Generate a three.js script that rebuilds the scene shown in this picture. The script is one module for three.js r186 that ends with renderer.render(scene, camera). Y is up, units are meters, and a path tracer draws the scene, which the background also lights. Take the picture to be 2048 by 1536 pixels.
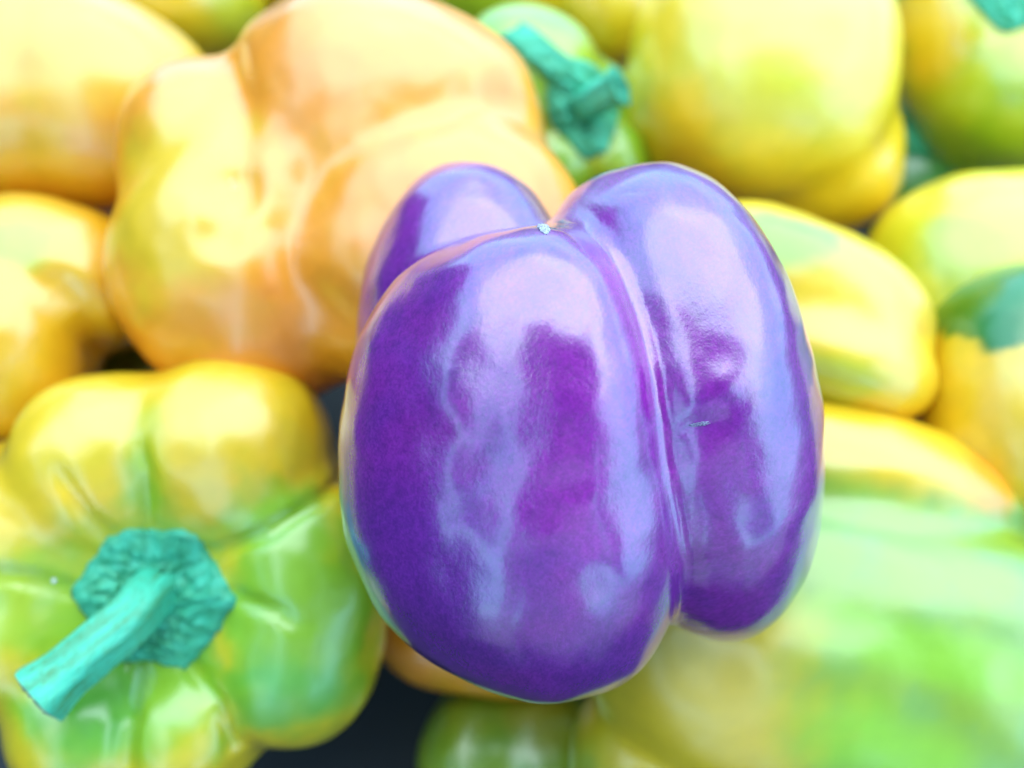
import * as THREE from 'three';
import { RoundedBoxGeometry } from 'three/addons/geometries/RoundedBoxGeometry.js';
import { SimplexNoise } from 'three/addons/math/SimplexNoise.js';

// ------------------------------------------------------------------ camera
const FOV = 42, PITCH = THREE.MathUtils.degToRad(58), CAM_Y = 0.262, TABLE_Y = -0.02;
const scene = new THREE.Scene();
const camera = new THREE.PerspectiveCamera(FOV, 1024 / 768, 0.01, 400);
camera.position.set(0, CAM_Y, 0);
camera.lookAt(0, CAM_Y - Math.sin(PITCH), -Math.cos(PITCH));
camera.updateMatrixWorld(true);
camera.focus = 0.158;
camera.userData.fStop = 7.2;
scene.add(camera);
// the photograph is 2048 x 1536: F is the focal length in its pixels
const F = 768 / Math.tan(THREE.MathUtils.degToRad(FOV / 2));
const RIGHT = new THREE.Vector3(), UP = new THREE.Vector3(), TOWARD = new THREE.Vector3();
camera.matrixWorld.extractBasis(RIGHT, UP, TOWARD);

// ------------------------------------------------------------------ sky, sun, exposure
let seed = 7;
const rnd = () => { seed = (seed * 1664525 + 1013904223) >>> 0; return seed / 4294967296; };
const noise = new SimplexNoise({ random: rnd });
const fbm3 = (x, y, z, n = 3) => { let s = 0, a = 0.5; for (let i = 0; i < n; i++) { s += a * noise.noise3d(x, y, z); x *= 2.03; y *= 2.03; z *= 2.03; a *= 0.5; } return s; };
const clamp = (x, a = 0, b = 1) => Math.min(b, Math.max(a, x));
const smooth = (a, b, x) => { const t = clamp((x - a) / (b - a)); return t * t * (3 - 2 * t); };
{
  const W = 512, H = 256, data = new Float32Array(W * H * 4);
  for (let j = 0; j < H; j++) for (let i = 0; i < W; i++) {
    const el = ((j + 0.5) / H - 0.5) * Math.PI, az = ((i + 0.5) / W) * 2 * Math.PI;
    const x = Math.cos(el) * Math.cos(az), y = Math.sin(el), z = Math.cos(el) * Math.sin(az);
    const c = smooth(-0.35, 0.45, fbm3(x * 1.6 + 3, y * 2.6, z * 1.6, 4));
    const base = 0.9 + 0.25 * c;
    const k = (j * W + i) * 4;
    data[k] = base * (0.62 + 0.25 * c); data[k + 1] = base * (1.5 + 0.15 * c); data[k + 2] = base * 2.2; data[k + 3] = 1;
  }
  const sky = new THREE.DataTexture(data, W, H, THREE.RGBAFormat, THREE.FloatType);
  sky.mapping = THREE.EquirectangularReflectionMapping; sky.magFilter = THREE.LinearFilter; sky.needsUpdate = true;
  scene.background = sky; scene.environment = sky;
}
const sun = new THREE.DirectionalLight(0xffead0, 2.4);
sun.position.set(0.4, 1.6, -0.3); sun.castShadow = true; sun.shadow.radius = 170;
sun.shadow.mapSize.set(2048, 2048);
Object.assign(sun.shadow.camera, { left: -0.5, right: 0.5, top: 0.5, bottom: -0.5, near: 0.1, far: 6 });
sun.target.position.set(0, 0, -0.15);
scene.add(sun, sun.target);
const renderer = new THREE.WebGLRenderer({ antialias: true });
renderer.setSize(1024, 768);
renderer.toneMapping = THREE.LinearToneMapping;
renderer.toneMappingExposure = 1.52;
renderer.shadowMap.enabled = true;

// ------------------------------------------------------------------ helpers
const names = new Map();
function numbered(n) { const k = names.get(n) || 0; names.set(n, k + 1); return k ? n + '_' + String(k).padStart(3, '0') : n; }
const srgb = (r, g, b) => new THREE.Color().setRGB(r / 255, g / 255, b / 255, THREE.SRGBColorSpace);
const lin = (r, g, b) => new THREE.Color(r, g, b);
// pixel of the photograph + distance along the lens axis -> point in camera axes (metres: right, up, toward)
const camPoint = (px, py, depth) => [(px - 1024) / F * depth, (768 - py) / F * depth, -depth];
const toWorld = (p) => new THREE.Vector3(0, CAM_Y, 0).addScaledVector(RIGHT, p[0]).addScaledVector(UP, p[1]).addScaledVector(TOWARD, p[2]);
const dirWorld = (p) => new THREE.Vector3().addScaledVector(RIGHT, p[0]).addScaledVector(UP, p[1]).addScaledVector(TOWARD, p[2]);

function mesh(name, geo, mat, parent) {
  const m = new THREE.Mesh(geo, mat); m.name = name; m.castShadow = m.receiveShadow = true; parent.add(m); return m;
}
function tag(o, label, category, group, kind) {
  Object.assign(o.userData, { label, category }); if (group) o.userData.group = group; if (kind) o.userData.kind = kind; return o;
}

// fine skin relief: tiling value noise, stretched along the fruit
function noiseTexture(size, layers, sd) {
  let s = sd; const r = () => { s = (s * 1664525 + 1013904223) >>> 0; return s / 4294967296; };
  const acc = new Float32Array(size * size);
  for (const [nu, nv, amp] of layers) {
    const g = new Float32Array(nu * nv); for (let i = 0; i < g.length; i++) g[i] = r();
    for (let y = 0; y < size; y++) {
      const fy = y / size * nv, y0 = Math.floor(fy), ty = fy - y0, sy = ty * ty * (3 - 2 * ty), ya = (y0 % nv) * nu, yb = ((y0 + 1) % nv) * nu;
      for (let x = 0; x < size; x++) {
        const fx = x / size * nu, x0 = Math.floor(fx), tx = fx - x0, sx = tx * tx * (3 - 2 * tx), xa = x0 % nu, xb = (x0 + 1) % nu;
        const a = g[ya + xa] * (1 - sx) + g[ya + xb] * sx, b = g[yb + xa] * (1 - sx) + g[yb + xb] * sx;
        acc[y * size + x] += amp * (a * (1 - sy) + b * sy);
      }
    }
  }
  let lo = 1e9, hi = -1e9; for (const v of acc) { lo = Math.min(lo, v); hi = Math.max(hi, v); }
  const d = new Uint8Array(size * size * 4);
  for (let i = 0; i < acc.length; i++) { const v = 255 * (acc[i] - lo) / (hi - lo); d[4 * i] = d[4 * i + 1] = d[4 * i + 2] = v; d[4 * i + 3] = 255; }
  const t = new THREE.DataTexture(d, size, size); t.wrapS = t.wrapT = THREE.RepeatWrapping; t.magFilter = THREE.LinearFilter; t.minFilter = THREE.LinearMipmapLinearFilter; t.generateMipmaps = true; t.needsUpdate = true;
  return t;
}
const skinBump = noiseTexture(1024, [[12, 6, 1.2], [40, 16, 0.7], [120, 40, 0.4], [300, 110, 0.28], [512, 256, 0.15]], 11);
const waxBump = noiseTexture(512, [[8, 6, 1], [24, 16, 0.5], [80, 50, 0.2]], 23);
const stemBump = noiseTexture(512, [[40, 6, 1], [90, 20, 0.6], [200, 120, 0.4]], 31);

const grainMap = noiseTexture(1024, [[10, 3, 0.5], [60, 24, 0.6], [130, 64, 1.0], [220, 120, 0.9]], 47);
for (let i = 0, d = grainMap.image.data; i < d.length; i += 4) { const v = 0.5 + (d[i] / 255 - 0.5) * 1.1; d[i] = clamp(190 + 75 * (v - 0.3), 0, 255); d[i + 1] = clamp(170 + 95 * (v - 0.3), 0, 255); d[i + 2] = clamp(205 + 55 * (v - 0.3), 0, 255); }
grainMap.colorSpace = THREE.SRGBColorSpace;
const skinMat = (bump, scale, rough, coat, extra = {}) => new THREE.MeshPhysicalMaterial({ vertexColors: true, roughness: rough, ior: 1.7, clearcoat: 1, clearcoatRoughness: coat, bumpMap: bump, bumpScale: scale, ...extra });
const purpleSkin = skinMat(skinBump, 0.00008, 0.26, 0.15, { map: grainMap, ior: 2.0 });
const yellowSkin = skinMat(waxBump, 0.00007, 0.36, 0.25);
const stemMat = new THREE.MeshPhysicalMaterial({ vertexColors: true, roughness: 0.5, bumpMap: stemBump, bumpScale: 0.0004, clearcoat: 0.15, clearcoatRoughness: 0.3 });
const calyxMat = new THREE.MeshPhysicalMaterial({ vertexColors: true, roughness: 0.55, bumpMap: stemBump, bumpScale: 0.0004 });

// ------------------------------------------------------------------ fruit bodies: a field of blended lobes, meshed with surface nets
const smin = (a, b, k) => { const h = Math.max(k - Math.abs(a - b), 0) / k; return Math.min(a, b) - h * h * k * 0.25; };
function lobeField(l) {          // l: cx, cy (pixels), z (pixels toward the lens), rx, ry, rz (pixels), turn, tilt, yaw (degrees), p
  const D = l.depth, s = D / F, c = camPoint(l.cx, l.cy, D);
  const m = new THREE.Matrix4().makeRotationFromEuler(new THREE.Euler((l.tilt || 0) * Math.PI / 180, (l.yaw || 0) * Math.PI / 180, (l.turn || 0) * Math.PI / 180, 'ZXY')).transpose().elements;
  const rx = l.rx * s, ry = l.ry * s, rz = (l.rz || l.rx) * s, p = l.p || 2.25, tp = (l.taper || 0) / ry, bd = (l.bend || 0) / ry / ry * rx;
  return (x, y, z) => {
    x -= c[0]; y -= c[1]; z -= c[2];
    let X = m[0] * x + m[4] * y + m[8] * z, Y = m[1] * x + m[5] * y + m[9] * z, Z = m[2] * x + m[6] * y + m[10] * z;
    X -= bd * Y * Y;
    const w = clamp(1 + tp * Y, 0.35, 1.9);
    const ax = Math.abs(X) / (rx * w), ay = Math.abs(Y) / ry, az = Math.abs(Z) / (rz * w);
    const px = Math.pow(ax, p - 1), py = Math.pow(ay, p - 1), pz = Math.pow(az, p - 1);
    const sum = px * ax + py * ay + pz * az;
    if (sum < 1e-9) return -Math.min(rx, ry, rz);
    const k0 = Math.pow(sum, 1 / p), q = k0 / sum;
    const gx = px * q / (rx * w), gy = py * q / ry, gz = pz * q / (rz * w);
    return (k0 - 1) / Math.sqrt(gx * gx + gy * gy + gz * gz);
  };
}
function makeField(spec) {
  const s = spec.d / F, lobes = spec.lobes.map((l) => ({ k: spec.k || 25, ...l, depth: spec.d - (l.z || 0) * s }));
  const fs = lobes.map(lobeField), ks = lobes.map((l) => l.k * s);
  const amp = (spec.lump ?? 5) * s, fr = 1 / ((spec.lumpSize ?? 230) * s), so = spec.seed || 1;
  const marks = [], band = (spec.band || 26) * s;
  const raw = (x, y, z) => {
    let d = fs[0](x, y, z);
    for (let i = 1; i < fs.length; i++) d = smin(d, fs[i](x, y, z), ks[i]);
    return d;
  };
  const field = (x, y, z) => {
    let d = raw(x, y, z);
    if (d > band || d < -band) return d;
    d += amp * (noise.noise3d(x * fr + so, y * fr, z * fr) + (spec.lump2 ?? 0.18) * noise.noise3d(x * fr * 2.7, y * fr * 2.7 + so, z * fr * 2.7));
    for (const m of marks) d += m(x, y, z);
    return d;
  };
  // march the ray of a pixel to the skin
  field.hit = (px, py) => {
    const v = camPoint(px, py, 1); let t = spec.d * 0.55;
    for (let i = 0; i < 200; i++) { const d = field(v[0] * t, v[1] * t, -t); if (d < 1e-6) break; t += d * 0.7; if (t > spec.d * 2) return null; }
    return [v[0] * t, v[1] * t, -t];
  };
  field.normal = (p, h = 0.0002) => {
    const g = [field(p[0] + h, p[1], p[2]) - field(p[0] - h, p[1], p[2]), field(p[0], p[1] + h, p[2]) - field(p[0], p[1] - h, p[2]), field(p[0], p[1], p[2] + h) - field(p[0], p[1], p[2] - h)];
    const n = Math.hypot(...g) || 1; return g.map((c) => c / n);
  };
  field.addMarks = (list) => {
    const found = [];
    for (const m of list) {
      const pts = m.path.map(([x, y]) => field.hit(x, y)).filter(Boolean);
      if (pts.length < 1) continue;
      const w = m.width * s, dep = m.depth * s, taper = m.taper;
      found.push((x, y, z) => {
        let best = 1e9, at = 0;
        if (pts.length === 1) best = (x - pts[0][0]) ** 2 + (y - pts[0][1]) ** 2 + (z - pts[0][2]) ** 2;
        for (let i = 0; i + 1 < pts.length; i++) {
          const a = pts[i], b = pts[i + 1], ex = b[0] - a[0], ey = b[1] - a[1], ez = b[2] - a[2];
          const t = clamp(((x - a[0]) * ex + (y - a[1]) * ey + (z - a[2]) * ez) / (ex * ex + ey * ey + ez * ez));
          const q = (x - a[0] - t * ex) ** 2 + (y - a[1] - t * ey) ** 2 + (z - a[2] - t * ez) ** 2;
          if (q < best) { best = q; at = (i + t) / (pts.length - 1); }
        }
        const fade = taper ? 1 - smooth(1 - taper, 1, at) : 1;
        return best > 9 * w * w ? 0 : dep * fade * Math.exp(-best / (w * w));
      });
    }
    marks.push(...found);
  };
  field.s = s; field.lobes = lobes; field.spec = spec;
  if (spec.marks) for (const set of spec.marks) field.addMarks(set);
  return field;
}
function surfaceNets(field, res, bounds) {
  const lo = bounds ? [...bounds[0]] : [1e9, 1e9, 1e9], hi = bounds ? [...bounds[1]] : [-1e9, -1e9, -1e9];
  if (!bounds) for (const l of field.lobes) {
    const c = camPoint(l.cx, l.cy, l.depth), s = l.depth / F, r = Math.max(l.rx, l.ry, l.rz || 0) * s * 1.06;
    const ex = [Math.min(r, (l.turn || l.tilt || l.yaw || l.bend ? r : l.rx * s * 1.5)), r, r];
    for (let a = 0; a < 3; a++) { lo[a] = Math.min(lo[a], c[a] - ex[a]); hi[a] = Math.max(hi[a], c[a] + ex[a]); }
  }
  const size = Math.max(hi[0] - lo[0], hi[1] - lo[1], hi[2] - lo[2]), h = size / res;
  const n = [0, 1, 2].map((a) => Math.ceil((hi[a] - lo[a]) / h) + 3);
  for (let a = 0; a < 3; a++) lo[a] -= h;
  const [nx, ny, nz] = n, V = new Float32Array(nx * ny * nz), id = (i, j, k) => (k * ny + j) * nx + i;
  for (let k = 0; k < nz; k++) for (let j = 0; j < ny; j++) for (let i = 0; i < nx; i++) V[id(i, j, k)] = field(lo[0] + i * h, lo[1] + j * h, lo[2] + k * h);
  const cell = new Int32Array(nx * ny * nz).fill(-1), pos = [];
  const E = [[0, 1], [0, 2], [0, 4], [1, 3], [1, 5], [2, 3], [2, 6], [3, 7], [4, 5], [4, 6], [5, 7], [6, 7]], v = new Array(8);
  for (let k = 0; k < nz - 1; k++) for (let j = 0; j < ny - 1; j++) for (let i = 0; i < nx - 1; i++) {
    let mask = 0;
    for (let c = 0; c < 8; c++) { v[c] = V[id(i + (c & 1), j + ((c >> 1) & 1), k + (c >> 2))]; if (v[c] < 0) mask |= 1 << c; }
    if (mask === 0 || mask === 255) continue;
    let x = 0, y = 0, z = 0, m = 0;
    for (const [a, b] of E) {
      if ((v[a] < 0) === (v[b] < 0)) continue;
      const t = v[a] / (v[a] - v[b]);
      x += (a & 1) + t * ((b & 1) - (a & 1)); y += ((a >> 1) & 1) + t * (((b >> 1) & 1) - ((a >> 1) & 1)); z += (a >> 2) + t * ((b >> 2) - (a >> 2)); m++;
    }
    cell[id(i, j, k)] = pos.length / 3;
    pos.push(lo[0] + (i + x / m) * h, lo[1] + (j + y / m) * h, lo[2] + (k + z / m) * h);
  }
  const idx = [];
  const quad = (a, b, c, d, flip) => { if (a < 0 || b < 0 || c < 0 || d < 0) return; flip ? idx.push(a, c, b, a, d, c) : idx.push(a, b, c, a, c, d); };
  for (let k = 1; k < nz - 1; k++) for (let j = 1; j < ny - 1; j++) for (let i = 1; i < nx - 1; i++) {
    const s0 = V[id(i, j, k)] < 0;
    if (s0 !== V[id(i + 1, j, k)] < 0) quad(cell[id(i, j - 1, k - 1)], cell[id(i, j, k - 1)], cell[id(i, j, k)], cell[id(i, j - 1, k)], !s0);
    if (s0 !== V[id(i, j + 1, k)] < 0) quad(cell[id(i - 1, j, k - 1)], cell[id(i - 1, j, k)], cell[id(i, j, k)], cell[id(i, j, k - 1)], !s0);
    if (s0 !== V[id(i, j, k + 1)] < 0) quad(cell[id(i - 1, j - 1, k)], cell[id(i, j - 1, k)], cell[id(i, j, k)], cell[id(i - 1, j, k)], !s0);
  }
  const nor = new Float32Array(pos.length);
  for (let q = 0; q < pos.length; q += 3) {
    const p = [pos[q], pos[q + 1], pos[q + 2]]; let g;
    for (let it = 0; it < 3; it++) { g = field.normal(p, h * 0.3); const d = clamp(field(p[0], p[1], p[2]), -h, h) * 0.8; p[0] -= g[0] * d; p[1] -= g[1] * d; p[2] -= g[2] * d; }
    g = field.normal(p, h * 0.35);
    pos[q] = p[0]; pos[q + 1] = p[1]; pos[q + 2] = p[2]; nor[q] = g[0]; nor[q + 1] = g[1]; nor[q + 2] = g[2];
  }
  return { pos, nor, idx };
}
// geometry in world axes, relative to base
function worldGeometry(pos, nor, idx, uv, col, base) {
  const P = new Float32Array(pos.length), N = nor ? new Float32Array(pos.length) : null;
  for (let q = 0; q < pos.length; q += 3) {
    const w = toWorld([pos[q], pos[q + 1], pos[q + 2]]).sub(base); P[q] = w.x; P[q + 1] = w.y; P[q + 2] = w.z;
    if (N) { const m = dirWorld([nor[q], nor[q + 1], nor[q + 2]]); N[q] = m.x; N[q + 1] = m.y; N[q + 2] = m.z; }
  }
  const g = new THREE.BufferGeometry();
  g.setAttribute('position', new THREE.BufferAttribute(P, 3));
  if (uv) g.setAttribute('uv', new THREE.BufferAttribute(new Float32Array(uv), 2));
  if (col) g.setAttribute('color', new THREE.BufferAttribute(new Float32Array(col), 3));
  g.setIndex(idx);
  if (N) g.setAttribute('normal', new THREE.BufferAttribute(N, 3)); else g.computeVertexNormals();
  return g;
}
function pepper(spec) {
  const field = makeField(spec), s = field.s;
  const { pos, nor, idx } = surfaceNets(field, spec.res || 64);
  const root = new THREE.Group(); root.name = numbered(spec.name || 'bell_pepper');
  // base: lowest point, under the middle
  const box = new THREE.Box3();
  for (let q = 0; q < pos.length; q += 3) box.expandByPoint(toWorld([pos[q], pos[q + 1], pos[q + 2]]));
  const base = new THREE.Vector3((box.min.x + box.max.x) / 2, box.min.y, (box.min.z + box.max.z) / 2);
  root.position.copy(base);
  const c0 = camPoint(spec.lobes[0].cx, spec.lobes[0].cy, spec.d);
  const turn = (spec.grain || 0) * Math.PI / 180, ca = Math.cos(turn), sa = Math.sin(turn), R = 300 * s;
  const uv = [], col = [], base0 = spec.color;
  const spots = (spec.patches || []).map((p) => ({ ...p, at: field.hit(p.x, p.y) || camPoint(p.x, p.y, spec.d - (p.z || 0) * s) }));
  const tmp = new THREE.Color();
  for (let q = 0; q < pos.length; q += 3) {
    const x = pos[q], y = pos[q + 1], z = pos[q + 2], dx = x - c0[0], dy = y - c0[1], dz = z - c0[2];
    const X = ca * dx + sa * dy, Y = -sa * dx + ca * dy;
    uv.push(Math.atan2(X, dz + 0.02) * R / 0.03, Y / 0.03);
    const f = 1 / (170 * s), n1 = fbm3(x * f + (spec.seed || 1) * 3.1, y * f, z * f, 3), n2 = fbm3(x * f * 5, y * f * 5, z * f * 5 + (spec.seed || 1), 2);
    tmp.copy(base0);
    if (spec.second) tmp.lerp(spec.second, smooth(-0.25, 0.55, n1) * (spec.mix ?? 0.6));
    for (const p of spots) {
      const ex = (ca * (x - p.at[0]) + sa * (y - p.at[1])) / (p.rx * s), ey = (-sa * (x - p.at[0]) + ca * (y - p.at[1])) / (p.ry * s), ez = (z - p.at[2]) / (Math.max(p.rx, p.ry) * s);
      const r = Math.sqrt(ex * ex + ey * ey + ez * ez) + (spec.ragged ?? 0.45) * n1 + 0.03 * n2;
      tmp.lerp(p.color, (1 - smooth(p.hard ?? 0.45, 1.15, r)) * (p.mix ?? 1));
    }
    const m = 1 + 0.07 * n2;
    col.push(tmp.r * m, tmp.g * m, tmp.b * m);
  }
  mesh('skin', worldGeometry(pos, nor, idx, uv, col, base), spec.skin || yellowSkin, root);
  tag(root, spec.label, 'bell pepper', spec.group);
  scene.add(root);
  root.userData.field = undefined; delete root.userData.field;
  if (spec.stem) stem(root, field, spec.stem, base);
  for (const [x, y, r] of spec.flecks || []) crust(root, field, { name: 'glint_fleck', center: [x, y], r: [r, r * 0.8], lift: r * 0.6, color: lin(0.9, 0.9, 0.92), dark: lin(0.7, 0.72, 0.75) }, base);  // pale flecks on the skin, their wet glint put into near-white colour
  for (const c of spec.crusts || []) crust(root, field, c, base);
  console.log(root.name, 'base y', base.y.toFixed(3), 'size', (box.max.x - box.min.x).toFixed(3), (box.max.y - box.min.y).toFixed(3), (box.max.z - box.min.z).toFixed(3), 'tris', idx.length / 3);
  return root;
}
const TEAL = lin(0.045, 0.46, 0.28), TEAL_PALE = lin(0.08, 0.60, 0.42), CUT = lin(0.62, 0.68, 0.5), CALYX = lin(0.045, 0.36, 0.19), STALK_DULL = lin(0.07, 0.26, 0.09);
// calyx: a crinkled, many-pointed collar lying on the skin; peduncle: a ridged stalk with a cut end
function stem(root, field, st, base) {
  const s = field.s, [cx, cy] = st.center, ol = st.outline, M = 96, K = 22;
  const ang = (p) => Math.atan2(p[1] - cy, p[0] - cx), pts = ol.map((p) => ({ a: ang(p), r: Math.hypot(p[0] - cx, p[1] - cy) })).sort((a, b) => a.a - b.a);
  const rad = (a) => {
    for (let i = 0; i < pts.length; i++) {
      const A = pts[i], B = pts[(i + 1) % pts.length]; let b = B.a, q = a; if (i === pts.length - 1) { b += 2 * Math.PI; if (q < A.a) q += 2 * Math.PI; }
      if (q >= A.a && q <= b) { // straight side of the polygon
        const x1 = A.r * Math.cos(A.a), y1 = A.r * Math.sin(A.a), x2 = B.r * Math.cos(b), y2 = B.r * Math.sin(b);
        const den = Math.cos(q) * (y2 - y1) - Math.sin(q) * (x2 - x1);
        return Math.abs((x1 * (y2 - y1) - y1 * (x2 - x1)) / den);
      }
    }
    return pts[0].r;
  };
  const pos = [], uv = [], col = [], idx = [], tmp = new THREE.Color();
  const lift = (st.lift ?? 14) * s;
  for (let k = 0; k <= K + 1; k++) for (let j = 0; j < M; j++) {
    const a = -Math.PI + (j / M) * 2 * Math.PI, t = Math.min(1, k / K), r = rad(a) * t * (0.98 + 0.025 * noise.noise(Math.cos(a) * 2.5 + cx, Math.sin(a) * 2.5) + 0.02 * noise.noise(Math.cos(a) * 9, Math.sin(a) * 9));
    const px = cx + r * Math.cos(a), py = cy + r * Math.sin(a), hit = field.hit(px, py) || camPoint(px, py, field.spec.d);
    const n = field.normal(hit, 0.002);
    const cr = Math.abs(noise.noise(px / 46, py / 46)) * 1.5 + 0.35 * Math.abs(noise.noise(px / 17, py / 17 + 9));
    let h = k > K ? -12 * s : lift * (0.55 + 0.75 * cr) * (1 - 0.55 * smooth(0.7, 1, t)) + (st.dome || 0) * s * (1 - t * t);
    pos.push(hit[0] + n[0] * h, hit[1] + n[1] * h, hit[2] + n[2] * h);
    uv.push(px * s / 0.03, py * s / 0.03);
    tmp.copy(CALYX).lerp(TEAL_PALE, clamp(0.2 + 0.4 * noise.noise(px / 50 + 20, py / 50) + 0.25 * noise.noise(px / 12, py / 12 + 30)));
    col.push(tmp.r, tmp.g, tmp.b);
    if (k <= K) { const A = k * M + j, B = k * M + (j + 1) % M; idx.push(A, A + M, B, B, A + M, B + M); }
  }
  mesh('calyx', worldGeometry(pos, null, idx, uv, col, base), calyxMat, root);
  if (!st.path) return;
  const foot = field.hit(...st.path[0]);
  const cps = st.path.map(([x, y, z], i) => { const D = -foot[2] - (z || 0) * s; return new THREE.Vector3(...camPoint(x, y, D)); });
  const curve = new THREE.CatmullRomCurve3(cps), NS = 48, NR = 40, fr = curve.computeFrenetFrames(NS, false);
  const P = [], U = [], C = [], I = [];
  for (let i = 0; i <= NS; i++) {
    const t = i / NS, o = curve.getPointAt(t), rr = st.radius * s * (1 + 0.75 * Math.pow(1 - smooth(0, 0.3, t), 2) + 0.22 * smooth(0.82, 1, t));
    for (let j = 0; j < NR; j++) {
      const a = j / NR * 2 * Math.PI, ridge = 1 + 0.07 * Math.cos(5 * a + 1.5 * t) + 0.02 * Math.cos(13 * a - t) + 0.03 * noise.noise(Math.cos(a) * 3 + 7, t * 6 + Math.sin(a) * 3), d = fr.normals[i].clone().multiplyScalar(Math.cos(a)).addScaledVector(fr.binormals[i], Math.sin(a));
      const p = o.clone().addScaledVector(d, rr * ridge); P.push(p.x, p.y, p.z); U.push(a * st.radius * s / 0.03, t * curve.getLength() / 0.03);
      const w = 0.5 + 0.5 * noise.noise(Math.cos(a) * 2, t * 3 + Math.sin(a) * 2); tmp.copy(TEAL).lerp(TEAL_PALE, 0.2 + 0.5 * w).lerp(STALK_DULL, 0.6 * smooth(0.1, 0.6, noise.noise(a * 3.2, t * 1.6 + 40)) + 0.35 * smooth(0.35, 0.7, noise.noise(a * 6, t * 14 + 60))); C.push(tmp.r, tmp.g, tmp.b);
      if (i < NS) { const A = i * NR + j, B = i * NR + (j + 1) % NR; I.push(A, A + NR, B, B, A + NR, B + NR); }
    }
  }
  const stalk = mesh('stalk', worldGeometry(P, null, I, U, C, base), stemMat, root);
  // the cut face
  const e = NS * NR * 3, Q = [], QC = [], QI = [], QU = [], ce = curve.getPointAt(1), tg = fr.tangents[NS];
  for (let k = 0; k <= 4; k++) for (let j = 0; j < NR; j++) {
    const t = 1 - k / 4.2, i3 = e + j * 3, out = (k === 0 ? 0 : 1) * 3 * s + 7 * s * noise.noise(j * 0.5, k * 1.3);
    Q.push(ce.x + (P[i3] - ce.x) * t + tg.x * out * (k ? 1 : 0), ce.y + (P[i3 + 1] - ce.y) * t + tg.y * out * (k ? 1 : 0), ce.z + (P[i3 + 2] - ce.z) * t + tg.z * out * (k ? 1 : 0));
    tmp.copy(st.end || CUT).multiplyScalar(0.85 + 0.2 * noise.noise(j * 0.7, k)); QC.push(tmp.r, tmp.g, tmp.b); QU.push(j / 10, k / 10);
    if (k < 4) { const A = k * NR + j, B = k * NR + (j + 1) % NR; QI.push(A, A + NR, B, B, A + NR, B + NR); }
  }
  const last = 4 * NR; for (let j = 1; j < NR - 1; j++) QI.push(last, last + j, last + j + 1);
  mesh('cut_end', worldGeometry(Q, null, QI, QU, QC, base), calyxMat, stalk);
}
// a dry, crumbly scar lying on the skin; also draws the painted glint flecks
function crust(root, field, c, base) {
  const s = field.s, M = 28, K = 7, pos = [], uv = [], col = [], idx = [], tmp = new THREE.Color(), ct = Math.cos(c.turn || 0), sn = Math.sin(c.turn || 0);
  for (let k = 0; k <= K + 1; k++) for (let j = 0; j < M; j++) {
    const a = j / M * 2 * Math.PI, t = Math.min(1, k / K) * (1 + 0.3 * noise.noise(Math.cos(a) * 2 + c.center[0], Math.sin(a) * 2)), u = c.r[0] * t * Math.cos(a), v = c.r[1] * t * Math.sin(a);
    const px = c.center[0] + ct * u - sn * v, py = c.center[1] + sn * u + ct * v, hit = field.hit(px, py) || camPoint(px, py, field.spec.d), n = field.normal(hit, 0.0006);
    const w = 0.5 + 0.5 * noise.noise(px / 4, py / 4), h = k > K ? -6 * s : c.lift * s * (0.15 + w) * (1 - 0.5 * t * t);
    pos.push(hit[0] + n[0] * h, hit[1] + n[1] * h, hit[2] + n[2] * h); uv.push(px * s / 0.03, py * s / 0.03);
    tmp.copy(c.dark).lerp(c.color, smooth(0.25, 0.75, w)); col.push(tmp.r, tmp.g, tmp.b);
    if (k <= K) { const A = k * M + j, B = k * M + (j + 1) % M; idx.push(A, A + M, B, B, A + M, B + M); }
  }
  mesh(c.name, worldGeometry(pos, null, idx, uv, col, base), calyxMat, root);
}

// ------------------------------------------------------------------ the stall
const structure = (m, label) => { m.userData.kind = 'structure'; if (label) m.userData.label = label; return m; };
const pavingMat = new THREE.MeshStandardMaterial({ color: lin(0.16, 0.155, 0.15), roughness: 0.9, bumpMap: waxBump, bumpScale: 0.004 });
const ground = structure(mesh('ground', new THREE.PlaneGeometry(160, 160), pavingMat, scene));
ground.rotation.x = -Math.PI / 2; ground.position.y = -0.82;
const tableMat = new THREE.MeshStandardMaterial({ color: lin(0.008, 0.012, 0.018), roughness: 0.7, bumpMap: waxBump, bumpScale: 0.0006 });
const table = new THREE.Group(); table.name = 'stall_table'; scene.add(table); table.position.set(0, -0.82, -0.3);
mesh('table_top', new THREE.BoxGeometry(2.2, 0.03, 1.1), tableMat, table).position.y = 0.82 + TABLE_Y - 0.0155;
for (const x of [-1, 1]) for (const z of [-0.48, 0.48]) mesh('leg', new THREE.BoxGeometry(0.05, 0.8 + TABLE_Y - 0.012, 0.05), tableMat, table).position.set(x, (0.8 + TABLE_Y - 0.012) / 2, z);
tag(table, 'dark stall table under the heap of peppers', 'table');
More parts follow.
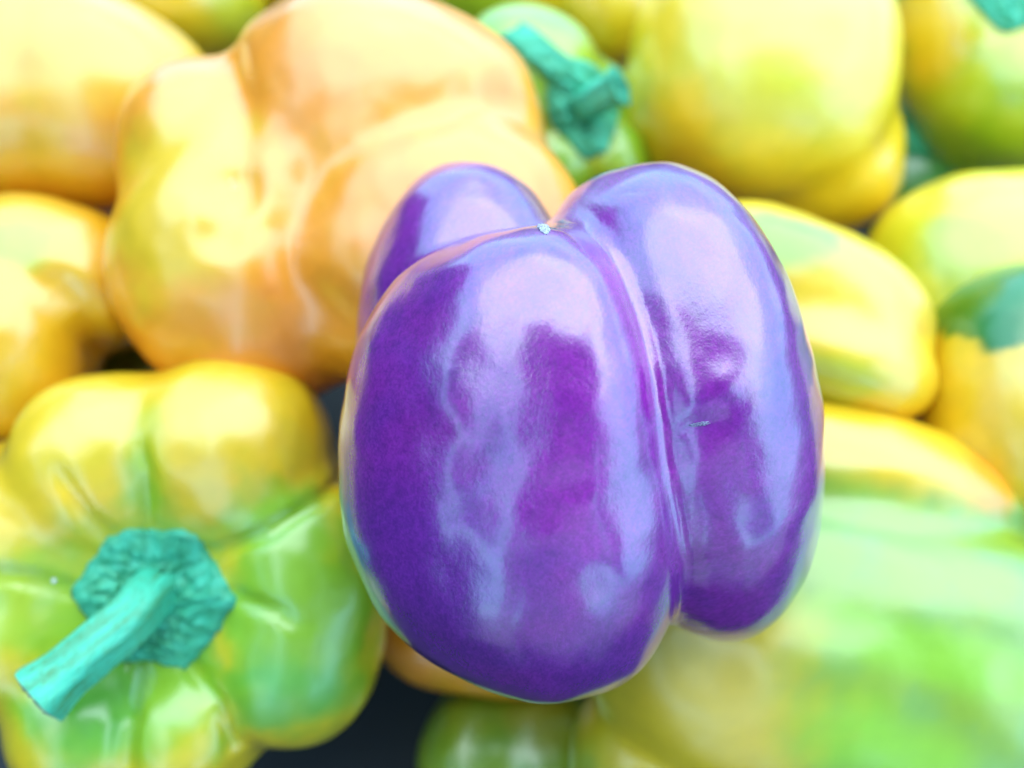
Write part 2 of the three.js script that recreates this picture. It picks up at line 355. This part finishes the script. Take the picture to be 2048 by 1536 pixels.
// what the skins mirror: an added dark screen and an added awning, both out of view, the person taking the picture
const canvasMat = new THREE.MeshStandardMaterial({ color: lin(0.03, 0.045, 0.06), roughness: 0.9 });
const side = new THREE.Group(); side.name = 'added_screen'; side.position.set(-1.3, -0.82, 0.4); scene.add(side);  // added, unseen canvas that darkens what the left flanks mirror
{
  const g = new THREE.PlaneGeometry(4.6, 1.85, 90, 16), p = g.attributes.position;
  for (let i = 0; i < p.count; i++) p.setZ(i, 0.03 * Math.sin(p.getX(i) * 9 + 0.6 * Math.sin(p.getY(i) * 2)));
  g.computeVertexNormals();
  const c = mesh('canvas', g, canvasMat, side); c.material.side = THREE.DoubleSide; c.rotation.y = Math.PI / 2; c.position.y = 0.95;
  for (const z of [-2.32, 2.32]) mesh('pole', new THREE.CylinderGeometry(0.02, 0.02, 1.95, 16), tableMat, side).position.set(0, 0.975, z);
  tag(side, 'dark canvas screen added out of view to darken left reflections', 'screen');
}
{ // added awning, out of view, keeps sky behind the lens out of reflections
  const g = new THREE.Group(); g.name = 'added_awning'; g.position.set(-0.4, -0.82, 0.86); scene.add(g);
  for (const [x0, x1] of [[-0.85, -0.2], [0.13, 1.5]]) {   // two lengths of canvas, gap placed to mirror as a pale streak
    const w = x1 - x0, sheet = new THREE.BoxGeometry(w, 0.006, 1.34, 40, 1, 30), p = sheet.attributes.position;
    for (let i = 0; i < p.count; i++) p.setY(i, p.getY(i) - 0.06 * Math.cos(p.getX(i) / w * Math.PI) * Math.cos(p.getZ(i) / 1.34 * Math.PI) + 0.008 * Math.sin(p.getX(i) * 17 + p.getZ(i) * 2));
    sheet.computeVertexNormals();
    mesh('canvas', sheet, canvasMat, g).position.set((x0 + x1) / 2, 2.1, 0);
  }
  for (const x of [-0.83, 1.48]) { mesh('pole', new THREE.CylinderGeometry(0.018, 0.018, 2.14, 16), tableMat, g).position.set(x, 1.07, 0.69); const bar = mesh('side_bar', new THREE.CylinderGeometry(0.012, 0.012, 1.34, 12), tableMat, g); bar.rotation.x = Math.PI / 2; bar.position.set(x, 2.13, 0); }
  const back = mesh('cross_bar', new THREE.CylinderGeometry(0.012, 0.012, 2.35, 12), tableMat, g); back.rotation.z = Math.PI / 2; back.position.set(0.325, 2.13, 0.65);
  tag(g, 'added dark awning of two canvas lengths that blocks mirrored sky', 'awning');
}
{ // phone
  const g = new THREE.Group(); g.name = 'phone'; scene.add(g);
  const c = new THREE.Vector3(0, CAM_Y, 0).addScaledVector(RIGHT, 0.06).addScaledVector(TOWARD, 0.016);
  g.position.copy(c); g.quaternion.copy(camera.quaternion);
  mesh('case', new RoundedBoxGeometry(0.152, 0.074, 0.008, 4, 0.0038), new THREE.MeshPhysicalMaterial({ color: lin(0.012, 0.012, 0.014), roughness: 0.3 }), g);
  mesh('lens_ring', new THREE.TorusGeometry(0.006, 0.0012, 10, 32), new THREE.MeshStandardMaterial({ color: lin(0.1, 0.1, 0.1), roughness: 0.3, metalness: 1 }), g).position.set(-0.06, 0, -0.0042);
  tag(g, 'black phone held over the heap of peppers', 'phone');
}
{ // person: one continuous body of tapered capsules
  const bones = []; const skin = lin(0.42, 0.24, 0.16), coat = lin(0.72, 0.5, 0.56), denim = lin(0.03, 0.045, 0.09);
  const ox = 0.13, bone = (a, b, ra, rb, col) => { const m = (p) => [p[0] + ox * smooth(0.1, 0.3, p[2]), p[1], p[2]]; bones.push({ a: m(a), b: m(b), ra, rb, col }); };
  bone([0, 0.02, 0.62], [0, 0.2, 0.6], 0.15, 0.145, coat); bone([0, 0.2, 0.6], [0, 0.42, 0.52], 0.145, 0.15, coat);
  bone([0, 0.47, 0.48], [0, 0.58, 0.4], 0.06, 0.052, skin); bone([0, 0.66, 0.36], [0, 0.6, 0.29], 0.088, 0.062, skin); bone([0, 0.635, 0.255], [0, 0.61, 0.235], 0.012, 0.014, skin);
  const P = (r, u, t) => { const v = new THREE.Vector3(0, CAM_Y, 0).addScaledVector(RIGHT, r).addScaledVector(UP, u).addScaledVector(TOWARD, t); return [v.x, v.y, v.z]; };
  for (const q of [-1, 1]) {
    const sh = [q * 0.19, 0.45, 0.49]; bone([q * 0.05, 0.44, 0.5], sh, 0.1, 0.068, coat);
    if (q > 0) { // the arm that holds the phone by its far end
      const el = [0.3, 0.2, 0.4], e = 0.139, wr = P(e + 0.055, -0.06, 0.075), palm = P(e + 0.03, -0.02, 0.045);
      bone(sh, el, 0.062, 0.046, coat); bone(el, wr, 0.045, 0.03, coat); bone(wr, palm, 0.027, 0.026, skin);
      for (let f = 0; f < 4; f++) { const k = P(e + 0.022, 0.028 - f * 0.02, 0.03), t = P(e - 0.006, 0.03 - f * 0.019, 0.008); bone(palm, k, 0.012, 0.009, skin); bone(k, t, 0.009, 0.0072, skin); }
      const tk = P(e + 0.012, -0.012, 0.055); bone(palm, tk, 0.013, 0.01, skin); bone(tk, P(e - 0.02, 0.008, 0.032), 0.01, 0.0085, skin);
    } else { // the other hangs at the side
      const el = [-0.25, 0.18, 0.54], wr = [-0.26, -0.06, 0.5], palm = [-0.262, -0.13, 0.485];
      bone(sh, el, 0.062, 0.046, coat); bone(el, wr, 0.045, 0.03, coat); bone(wr, palm, 0.027, 0.026, skin);
      for (let f = 0; f < 4; f++) { const k = [-0.26, -0.185 + 0.004 * f, 0.455 + f * 0.02], t = [-0.25, -0.23 + 0.008 * Math.abs(f - 1), 0.452 + f * 0.02]; bone(palm, k, 0.012, 0.009, skin); bone(k, t, 0.009, 0.0072, skin); }
      bone(palm, [-0.245, -0.14, 0.44], 0.013, 0.01, skin); bone([-0.245, -0.14, 0.44], [-0.24, -0.175, 0.43], 0.01, 0.0085, skin);
    }
    bone([q * 0.09, 0.0, 0.62], [q * 0.1, -0.38, 0.58], 0.085, 0.058, denim); bone([q * 0.1, -0.38, 0.58], [q * 0.1, -0.75, 0.63], 0.056, 0.04, denim); bone([q * 0.1, -0.78, 0.64], [q * 0.11, -0.79, 0.5], 0.035, 0.03, lin(0.02, 0.02, 0.02));
  }
  const dist = (b, x, y, z) => { const ex = b.b[0] - b.a[0], ey = b.b[1] - b.a[1], ez = b.b[2] - b.a[2], t = clamp(((x - b.a[0]) * ex + (y - b.a[1]) * ey + (z - b.a[2]) * ez) / (ex * ex + ey * ey + ez * ez)); return Math.hypot(x - b.a[0] - t * ex, y - b.a[1] - t * ey, z - b.a[2] - t * ez) - (b.ra + (b.rb - b.ra) * t); };
  const body = (x, y, z) => { let d = 1; for (const b of bones) { const k = Math.min(b.ra, b.rb) * 0.8; d = smin(d, dist(b, x, y, z), Math.min(k, 0.04)); } return d; };
  body.normal = (p, h) => { const g = [0, 1, 2].map((a) => { const u = [...p], w = [...p]; u[a] += h; w[a] -= h; return body(...u) - body(...w); }), n = Math.hypot(...g) || 1; return g.map((c) => c / n); };
  const base = new THREE.Vector3(0, -0.82, 0.6), col = [], colour = (x, y, z) => { let best = 1e9, c = coat; for (const b of bones) { const d = dist(b, x, y, z); if (d < best) { best = d; c = b.col; } } return c; };
  const pos = [], nor = [], idx = [];
  for (const [lo, hi, res] of [[[-0.4, -0.84, 0.12], [0.42, 0.78, 0.82], 90], ]) {
    const r = surfaceNets(body, res, [lo, hi]), o = pos.length / 3; pos.push(...r.pos); nor.push(...r.nor); for (const i of r.idx) idx.push(i + o);
  }
  for (let i = 0; i < pos.length; i += 3) { const c = colour(pos[i], pos[i + 1], pos[i + 2]); col.push(c.r, c.g, c.b); pos[i] -= base.x; pos[i + 1] -= base.y; pos[i + 2] -= base.z; }
  const g = new THREE.BufferGeometry(); g.setAttribute('position', new THREE.BufferAttribute(new Float32Array(pos), 3)); g.setAttribute('normal', new THREE.BufferAttribute(new Float32Array(nor), 3)); g.setAttribute('color', new THREE.BufferAttribute(new Float32Array(col), 3)); g.setIndex(idx);
  const person = new THREE.Group(); person.name = 'person'; person.position.copy(base); scene.add(person);
  mesh('body', g, new THREE.MeshStandardMaterial({ vertexColors: true, roughness: 0.8 }), person);
  const hair = mesh('hair', new THREE.SphereGeometry(0.1, 32, 20, 0, Math.PI * 2, 0, Math.PI * 0.52), new THREE.MeshStandardMaterial({ color: lin(0.015, 0.011, 0.009), roughness: 0.6 }), person);
  hair.position.set(ox, 1.488, -0.23); hair.rotation.x = 0.45;
  tag(person, 'person in pale pink shirt and jeans leaning in with a phone', 'person');
}

// ------------------------------------------------------------------ peppers
const YEL = lin(0.80, 0.49, 0.008), YELG = lin(0.54, 0.50, 0.01), ORG = lin(0.92, 0.29, 0.008), LIME = lin(0.25, 0.46, 0.012), GRN = lin(0.07, 0.37, 0.03), AMB = lin(0.86, 0.27, 0.006);
const PUR = lin(0.30, 0.014, 0.37), PURB = lin(0.18, 0.014, 0.35), PURR = lin(0.41, 0.016, 0.43);

pepper({
  name: 'purple_bell_pepper', label: 'glossy purple bell pepper lying on top of the yellow peppers', seed: 2, d: 0.184, res: 124, k: 34, lump: 4, lump2: 0.3, lumpSize: 260, grain: -8,
  color: PUR, second: PURB, mix: 0.6, skin: purpleSkin,
  lobes: [
    { cx: 1096, cy: 916, z: 110, rx: 236, ry: 462, rz: 275, turn: 9, tilt: 14, p: 2.55 },
    { cx: 888, cy: 905, z: 80, rx: 208, ry: 375, rz: 250, turn: -1, tilt: 13, k: 110, p: 2 },
    { cx: 1045, cy: 1070, z: 90, rx: 285, ry: 305, rz: 270, turn: 8, tilt: 8, k: 110, p: 2 },
    { cx: 1385, cy: 812, z: 30, rx: 238, ry: 478, rz: 290, turn: 10, tilt: 6, p: 2.1, k: 30 },
    { cx: 1252, cy: 650, z: -20, rx: 160, ry: 280, rz: 220, turn: 14, tilt: 6, p: 2, k: 110 },
    { cx: 950, cy: 745, z: -210, rx: 232, ry: 415, rz: 260, turn: 2, tilt: 12, p: 2.1 },
    { cx: 1330, cy: 770, z: -230, rx: 210, ry: 360, rz: 220, turn: 4, tilt: 12 },
    { cx: 1130, cy: 930, z: -60, rx: 310, ry: 320, rz: 280, turn: 8, tilt: 12, k: 60 },
  ],
  band: 60, marks: [[
    { path: [[945, 680], [975, 800], [1010, 980], [1060, 1150], [1110, 1280]], width: 75, depth: 6 },
    { path: [[1375, 850], [1405, 846], [1440, 842]], width: 16, depth: 3 },
    { path: [[1390, 800], [1440, 770]], width: 34, depth: -4 },
    { path: [[1246, 386], [1290, 383]], width: 6, depth: 1.2 }]],
  crusts: [
    { name: 'blossom_scar', center: [1088, 458], r: [13, 9], turn: 0.4, lift: 4, color: lin(0.55, 0.6, 0.62), dark: lin(0.2, 0.16, 0.3) },
    { name: 'side_scar', center: [1400, 848], r: [20, 4], turn: -0.12, lift: 2, color: lin(0.34, 0.36, 0.5), dark: lin(0.10, 0.05, 0.2) }],
  patches: [{ x: 1180, y: 760, rx: 240, ry: 330, color: PURR, mix: 0.6 }, { x: 820, y: 1200, rx: 220, ry: 260, color: PURB, mix: 0.8 }, { x: 1250, y: 1330, rx: 240, ry: 90, color: PURB, mix: 0.7 }],
});
pepper({
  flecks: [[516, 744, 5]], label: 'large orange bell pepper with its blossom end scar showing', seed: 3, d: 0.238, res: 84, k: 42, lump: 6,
  color: ORG, second: YEL, mix: 0.2,
  lobes: [
    { cx: 775, cy: 255, z: 0, rx: 315, ry: 250, rz: 260, turn: -18, p: 2.3 },
    { cx: 860, cy: 500, z: 80, rx: 300, ry: 305, rz: 240, turn: -30, p: 2.3 },
    { cx: 525, cy: 515, z: 40, rx: 285, ry: 298, rz: 240, turn: -35, p: 2.2 },
    { cx: 430, cy: 310, z: -20, rx: 180, ry: 185, rz: 200 },
    { cx: 720, cy: 420, z: -60, rx: 380, ry: 310, rz: 260, k: 60 },
  ],
  band: 60, marks: [[
    { path: [[1010, 205], [900, 215], [790, 250], [690, 300], [610, 380], [565, 460], [590, 570], [680, 640]], width: 42, depth: 12 },
    { path: [[470, 120], [486, 200], [482, 300], [474, 375]], width: 32, depth: 13 },
    { path: [[474, 375], [440, 470], [430, 540]], width: 40, depth: 12, taper: 0.5 },
    { path: [[474, 375], [380, 360], [330, 350]], width: 40, depth: 10, taper: 0.6 },
    { path: [[478, 388], [474, 362]], width: 26, depth: 30 }]],
  crusts: [{ name: 'blossom_scar', center: [475, 376], r: [13, 24], turn: -0.45, lift: 12, color: lin(0.72, 0.66, 0.74), dark: lin(0.45, 0.2, 0.06) }],
  patches: [{ x: 330, y: 400, rx: 190, ry: 230, color: YEL, mix: 0.9 }, { x: 720, y: 720, rx: 220, ry: 160, color: AMB, mix: 0.8 }],
});
pepper({
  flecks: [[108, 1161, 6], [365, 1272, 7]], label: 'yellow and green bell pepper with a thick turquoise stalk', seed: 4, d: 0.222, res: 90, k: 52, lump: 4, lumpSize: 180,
  color: YEL, second: YELG, mix: 0.3,
  lobes: [
    { cx: 370, cy: 1150, z: -110, rx: 330, ry: 340, rz: 240, p: 2.3 },
    { cx: 345, cy: 950, z: -10, rx: 260, ry: 205, rz: 200 },
    { cx: 560, cy: 1190, z: -10, rx: 205, ry: 270, rz: 200 },
    { cx: 150, cy: 1110, z: -20, rx: 220, ry: 230, rz: 190 },
    { cx: 470, cy: 925, z: 10, rx: 195, ry: 212, rz: 210 },
    { cx: 205, cy: 940, z: 10, rx: 165, ry: 190, rz: 200 },
    { cx: 40, cy: 1075, z: -10, rx: 190, ry: 185, rz: 200 },
    { cx: 50, cy: 1260, z: 0, rx: 200, ry: 150, rz: 200 },
    { cx: 590, cy: 1130, z: 0, rx: 185, ry: 190, rz: 210 },
    { cx: 585, cy: 1290, z: 0, rx: 170, ry: 185, rz: 210 },
    { cx: 380, cy: 1420, z: 0, rx: 150, ry: 160, rz: 200 },
    { cx: 190, cy: 1420, z: 0, rx: 150, ry: 150, rz: 200 },
  ],
  band: 90, marks: [[{ path: [[310, 1190]], width: 190, depth: 60 }], [
    { path: [[300, 1060], [295, 950], [285, 850]], width: 15, depth: 13, taper: 0.5 }, { path: [[215, 1070], [140, 985], [95, 905]], width: 18, depth: 12, taper: 0.5 },
    { path: [[140, 1180], [60, 1160], [0, 1150]], width: 18, depth: 12 }, { path: [[425, 1110], [540, 1065], [640, 1000], [690, 950]], width: 17, depth: 13 },
    { path: [[470, 1190], [560, 1225], [620, 1270]], width: 16, depth: 11, taper: 0.6 }, { path: [[380, 1330], [440, 1400], [470, 1490]], width: 17, depth: 13 }, { path: [[270, 1335], [265, 1440], [255, 1530]], width: 17, depth: 13 }]],
  patches: [{ x: 600, y: 1250, rx: 230, ry: 260, color: LIME }, { x: 560, y: 1050, rx: 110, ry: 90, color: LIME }, { x: 560, y: 1400, rx: 160, ry: 100, color: GRN, mix: 0.7 }, { x: 250, y: 1400, rx: 260, ry: 170, color: LIME }, { x: 190, y: 1380, rx: 110, ry: 130, color: GRN, mix: 0.7 }, { x: 50, y: 1220, rx: 160, ry: 130, color: LIME, mix: 0.8 }, { x: 300, y: 1180, rx: 190, ry: 190, color: LIME, mix: 0.8 }, { x: 292, y: 970, rx: 62, ry: 170, color: LIME, hard: 0, mix: 0.85 }],
  stem: {
    center: [310, 1195], lift: 19, dome: 16, radius: 47,
    outline: [[215, 1065], [300, 1052], [392, 1062], [425, 1112], [478, 1195], [440, 1265], [372, 1345], [305, 1325], [238, 1328], [190, 1260], [135, 1185], [180, 1120]],
    path: [[330, 1185, -30], [300, 1190, 40], [255, 1240, 100], [165, 1315, 150], [75, 1392, 185]],
  },
});
pepper({
  label: 'big yellow green bell pepper lying on its side under the purple one', seed: 5, ragged: 0.2, d: 0.222, res: 84, k: 30, lump: 6, lumpSize: 300,
  color: lin(0.24, 0.38, 0.02), second: lin(0.11, 0.33, 0.10), mix: 0.4, grain: 75,
  lobes: [
    { cx: 1750, cy: 1340, z: 30, rx: 590, ry: 330, rz: 270, turn: -10, p: 2.3 },
    { cx: 1700, cy: 1000, z: -70, rx: 350, ry: 190, rz: 220, turn: -14, p: 2.3 },
    { cx: 1330, cy: 1530, z: -30, rx: 195, ry: 180, rz: 200 },
    { cx: 1720, cy: 1300, z: -180, rx: 500, ry: 330, rz: 260, k: 60 },
  ],
  band: 50, marks: [[{ path: [[1480, 1205], [1700, 1250], [1900, 1300], [2060, 1335]], width: 70, depth: 10 }, { path: [[1640, 985], [1800, 990], [1950, 1030], [2060, 1060]], width: 36, depth: 12 }]],
  patches: [{ x: 1850, y: 1300, rx: 62, ry: 420, color: lin(0.24, 0.50, 0.015), hard: 0.35, mix: 0.9 }, { x: 1720, y: 1500, rx: 100, ry: 300, color: lin(0.26, 0.55, 0.012), hard: 0.3, mix: 0.95 }, { x: 1820, y: 880, rx: 110, ry: 330, color: YEL, hard: 0.6 }, { x: 1980, y: 960, rx: 80, ry: 90, color: ORG, mix: 0.8 }, { x: 1330, y: 1400, rx: 300, ry: 290, color: lin(0.78, 0.52, 0.008), hard: 0.5 }],
});
pepper({
  label: 'creased yellow bell pepper wedged beside the purple one', seed: 6, d: 0.24, k: 26,
  color: lin(0.86, 0.52, 0.008), second: YELG, mix: 0.3,
  lobes: [
    { cx: 1590, cy: 580, z: 0, rx: 275, ry: 142, rz: 200, turn: -24, p: 2.2 },
    { cx: 1650, cy: 722, z: 60, rx: 215, ry: 108, rz: 170, turn: -16, k: 34 },
    { cx: 1590, cy: 650, z: 10, rx: 255, ry: 165, rz: 185, turn: -20, k: 40 },
  ],
  patches: [{ x: 1560, y: 480, rx: 160, ry: 70, color: LIME }, { x: 1640, y: 760, rx: 150, ry: 60, color: LIME, mix: 0.6 }, { x: 1760, y: 655, rx: 120, ry: 40, color: ORG, mix: 0.7 }],
});
pepper({
  label: 'plain yellow green bell pepper beside the one with a dark green patch', seed: 7, d: 0.265, k: 30,
  color: lin(0.78, 0.60, 0.01), second: YELG, mix: 0.4,
  lobes: [{ cx: 1970, cy: 600, z: 0, rx: 250, ry: 250, rz: 230, p: 2.3 }, { cx: 2080, cy: 560, z: 10, rx: 200, ry: 220, rz: 200 }],
  patches: [{ x: 1980, y: 520, rx: 200, ry: 130, color: LIME, mix: 0.6 }],
});
pepper({
  label: 'yellow bell pepper with a dark green patch on its shoulder', seed: 8, d: 0.235, k: 30,
  color: lin(0.86, 0.52, 0.008), second: YELG, mix: 0.3,
  lobes: [{ cx: 2070, cy: 800, z: 0, rx: 235, ry: 275, rz: 240, turn: -12, p: 2.3 }, { cx: 2150, cy: 780, z: 0, rx: 200, ry: 250 }],
  patches: [{ x: 2000, y: 600, rx: 190, ry: 90, color: lin(0.015, 0.17, 0.004), hard: 0.9 }],
});
pepper({
  label: 'tall yellow bell pepper with a pale green flank', seed: 9, d: 0.285, k: 26,
  color: lin(0.92, 0.58, 0.01), second: lin(0.78, 0.62, 0.02), mix: 0.4,
  lobes: [{ cx: 1520, cy: 150, z: 40, rx: 265, ry: 268, rz: 240, p: 2.25 }, { cx: 1610, cy: 320, z: -60, rx: 180, ry: 172, rz: 200 }, { cx: 1420, cy: 240, z: -50, rx: 180, ry: 180, rz: 200 }],
  patches: [{ x: 1590, y: 90, rx: 230, ry: 230, color: lin(0.42, 0.66, 0.06), mix: 0.4 }],
});
pepper({
  label: 'yellow green bell pepper showing the edge of its turquoise calyx', seed: 10, d: 0.3, k: 28,
  color: YELG, second: LIME, mix: 0.6,
  lobes: [{ cx: 1905, cy: 60, z: 0, rx: 125, ry: 165, rz: 180 }, { cx: 2045, cy: 160, z: 20, rx: 195, ry: 190, rz: 200 }, { cx: 2050, cy: 80, z: -40, rx: 220, ry: 240, rz: 200, k: 60 }],
  band: 60, marks: [[{ path: [[2030, 0]], width: 120, depth: 30 }]],
  patches: [{ x: 1850, y: 60, rx: 90, ry: 110, color: YEL }, { x: 1990, y: 260, rx: 180, ry: 120, color: LIME, mix: 0.5 }],
  stem: { center: [2040, -10], lift: 12, outline: [[1920, -60], [1935, -5], [1985, 55], [2010, 68], [2060, 52], [2110, 60], [2160, 0], [2100, -90], [1990, -100]] },
});
pepper({
  label: 'small dark green bell pepper deep in the gap with a turquoise calyx', seed: 11, d: 0.33, k: 28,
  color: lin(0.06, 0.25, 0.03), second: GRN, mix: 0.5,
  lobes: [{ cx: 1840, cy: 370, z: 0, rx: 150, ry: 130, rz: 130 }, { cx: 1900, cy: 350, z: 0, rx: 110, ry: 130, rz: 130 }],
  stem: { center: [1825, 265], lift: 12, outline: [[1770, 210], [1830, 195], [1870, 230], [1890, 290], [1850, 320], [1800, 310], [1770, 270]] },
});
pepper({
  label: 'orange yellow bell pepper behind the large orange one at its blossom end', seed: 12, d: 0.262, k: 30,
  color: lin(0.80, 0.42, 0.008), second: ORG, lumpSize: 300, mix: 0.4,
  lobes: [{ cx: 180, cy: 210, z: 0, rx: 265, ry: 212, rz: 230, turn: -20, p: 2.3 }, { cx: 30, cy: 200, z: 10, rx: 220, ry: 220, rz: 220 }],
});
pepper({
  label: 'yellow bell pepper turning green, farthest behind the orange ones', seed: 13, d: 0.32, k: 30,
  color: YEL, second: YELG, mix: 0.5,
  lobes: [{ cx: 330, cy: 0, z: 0, rx: 195, ry: 140, rz: 180, turn: -15 }, { cx: 200, cy: -40, z: 0, rx: 180, ry: 150, rz: 180 }],
  patches: [{ x: 480, y: 20, rx: 90, ry: 130, color: YELG, hard: 0.1 }],
});
pepper({
  label: 'pale yellow bell pepper just peeping over the large orange one', seed: 14, d: 0.345, k: 30,
  color: YEL, second: YELG, mix: 0.5,
  lobes: [{ cx: 640, cy: -60, z: 0, rx: 170, ry: 130, rz: 150 }, { cx: 760, cy: -70, z: 0, rx: 150, ry: 130, rz: 150 }],
});
pepper({
  label: 'two lobed yellow bell pepper behind the turquoise stalk of its small neighbour', seed: 15, d: 0.325, k: 24,
  color: YEL, second: YELG, mix: 0.4,
  lobes: [{ cx: 1010, cy: -20, z: 20, rx: 180, ry: 125, rz: 160 }, { cx: 1190, cy: 20, z: 0, rx: 110, ry: 130, rz: 150, turn: 20 }],
  patches: [{ x: 930, y: 20, rx: 130, ry: 80, color: LIME, mix: 0.8 }],
});
pepper({
  label: 'lime green bell pepper with a turquoise stalk behind the large orange one', seed: 16, d: 0.285, k: 26,
  color: LIME, second: YELG, mix: 0.4,
  lobes: [{ cx: 1050, cy: 180, z: 0, rx: 150, ry: 150, rz: 170 }, { cx: 1030, cy: 130, z: 20, rx: 95, ry: 100, rz: 130 }, { cx: 1110, cy: 340, z: 10, rx: 80, ry: 90, rz: 120 }, { cx: 1215, cy: 330, z: 0, rx: 85, ry: 80, rz: 120 }, { cx: 1190, cy: 240, z: -60, rx: 85, ry: 110, rz: 120, k: 40 }],
  stem: {
    center: [1165, 205], lift: 12, dome: 10, radius: 30, end: TEAL,
    outline: [[1095, 160], [985, 75], [1045, 40], [1130, 112], [1190, 130], [1215, 160], [1240, 230], [1220, 300], [1170, 325], [1140, 290], [1100, 250], [1090, 180]],
    path: [[1160, 205, -20], [1175, 205, 30], [1205, 190, 60], [1240, 172, 80]],
  },
});
pepper({
  label: 'bright yellow bell pepper with two swollen lobes beside the orange one', seed: 17, d: 0.245, k: 20,
  color: lin(0.76, 0.40, 0.008), second: YEL, mix: 0.5,
  lobes: [{ cx: 120, cy: 555, z: 0, rx: 205, ry: 150, rz: 200, turn: -18, p: 2.3 }, { cx: 10, cy: 690, z: 60, rx: 180, ry: 205, rz: 200, p: 2.3 }, { cx: 20, cy: 600, z: -40, rx: 180, ry: 180, rz: 180, k: 50 }],
  band: 50, marks: [[{ path: [[200, 700], [165, 620], [120, 570], [40, 545]], width: 26, depth: 17, taper: 0.5 }]],
  patches: [{ x: 10, y: 480, rx: 120, ry: 60, color: LIME, mix: 0.7 }],
});
pepper({
  label: 'amber bell pepper mostly hidden underneath the purple one', seed: 18, d: 0.262, k: 30, res: 48,
  color: ORG, second: YEL, mix: 0.3,
  lobes: [{ cx: 960, cy: 1240, z: 0, rx: 215, ry: 140, rz: 160 }, { cx: 1060, cy: 1250, z: -10, rx: 180, ry: 140, rz: 150 }],
});
pepper({
  label: 'shaded green bell pepper low down in front of the purple one', seed: 19, d: 0.262, k: 30, res: 48,
  color: lin(0.26, 0.36, 0.014), second: lin(0.10, 0.3, 0.02), mix: 0.5,
  lobes: [{ cx: 960, cy: 1520, z: 0, rx: 125, ry: 145, rz: 150 }, { cx: 1090, cy: 1520, z: 0, rx: 140, ry: 150, rz: 150 }],
  patches: [{ x: 1110, y: 1450, rx: 100, ry: 110, color: lin(0.3, 0.3, 0.01) }],
});

pepper({
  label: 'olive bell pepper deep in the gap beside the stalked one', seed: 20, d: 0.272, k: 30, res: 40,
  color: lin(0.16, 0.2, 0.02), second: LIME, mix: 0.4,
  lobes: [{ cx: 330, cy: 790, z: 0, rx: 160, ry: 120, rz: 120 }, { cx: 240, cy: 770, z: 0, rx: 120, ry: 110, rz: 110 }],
});
renderer.render(scene, camera);
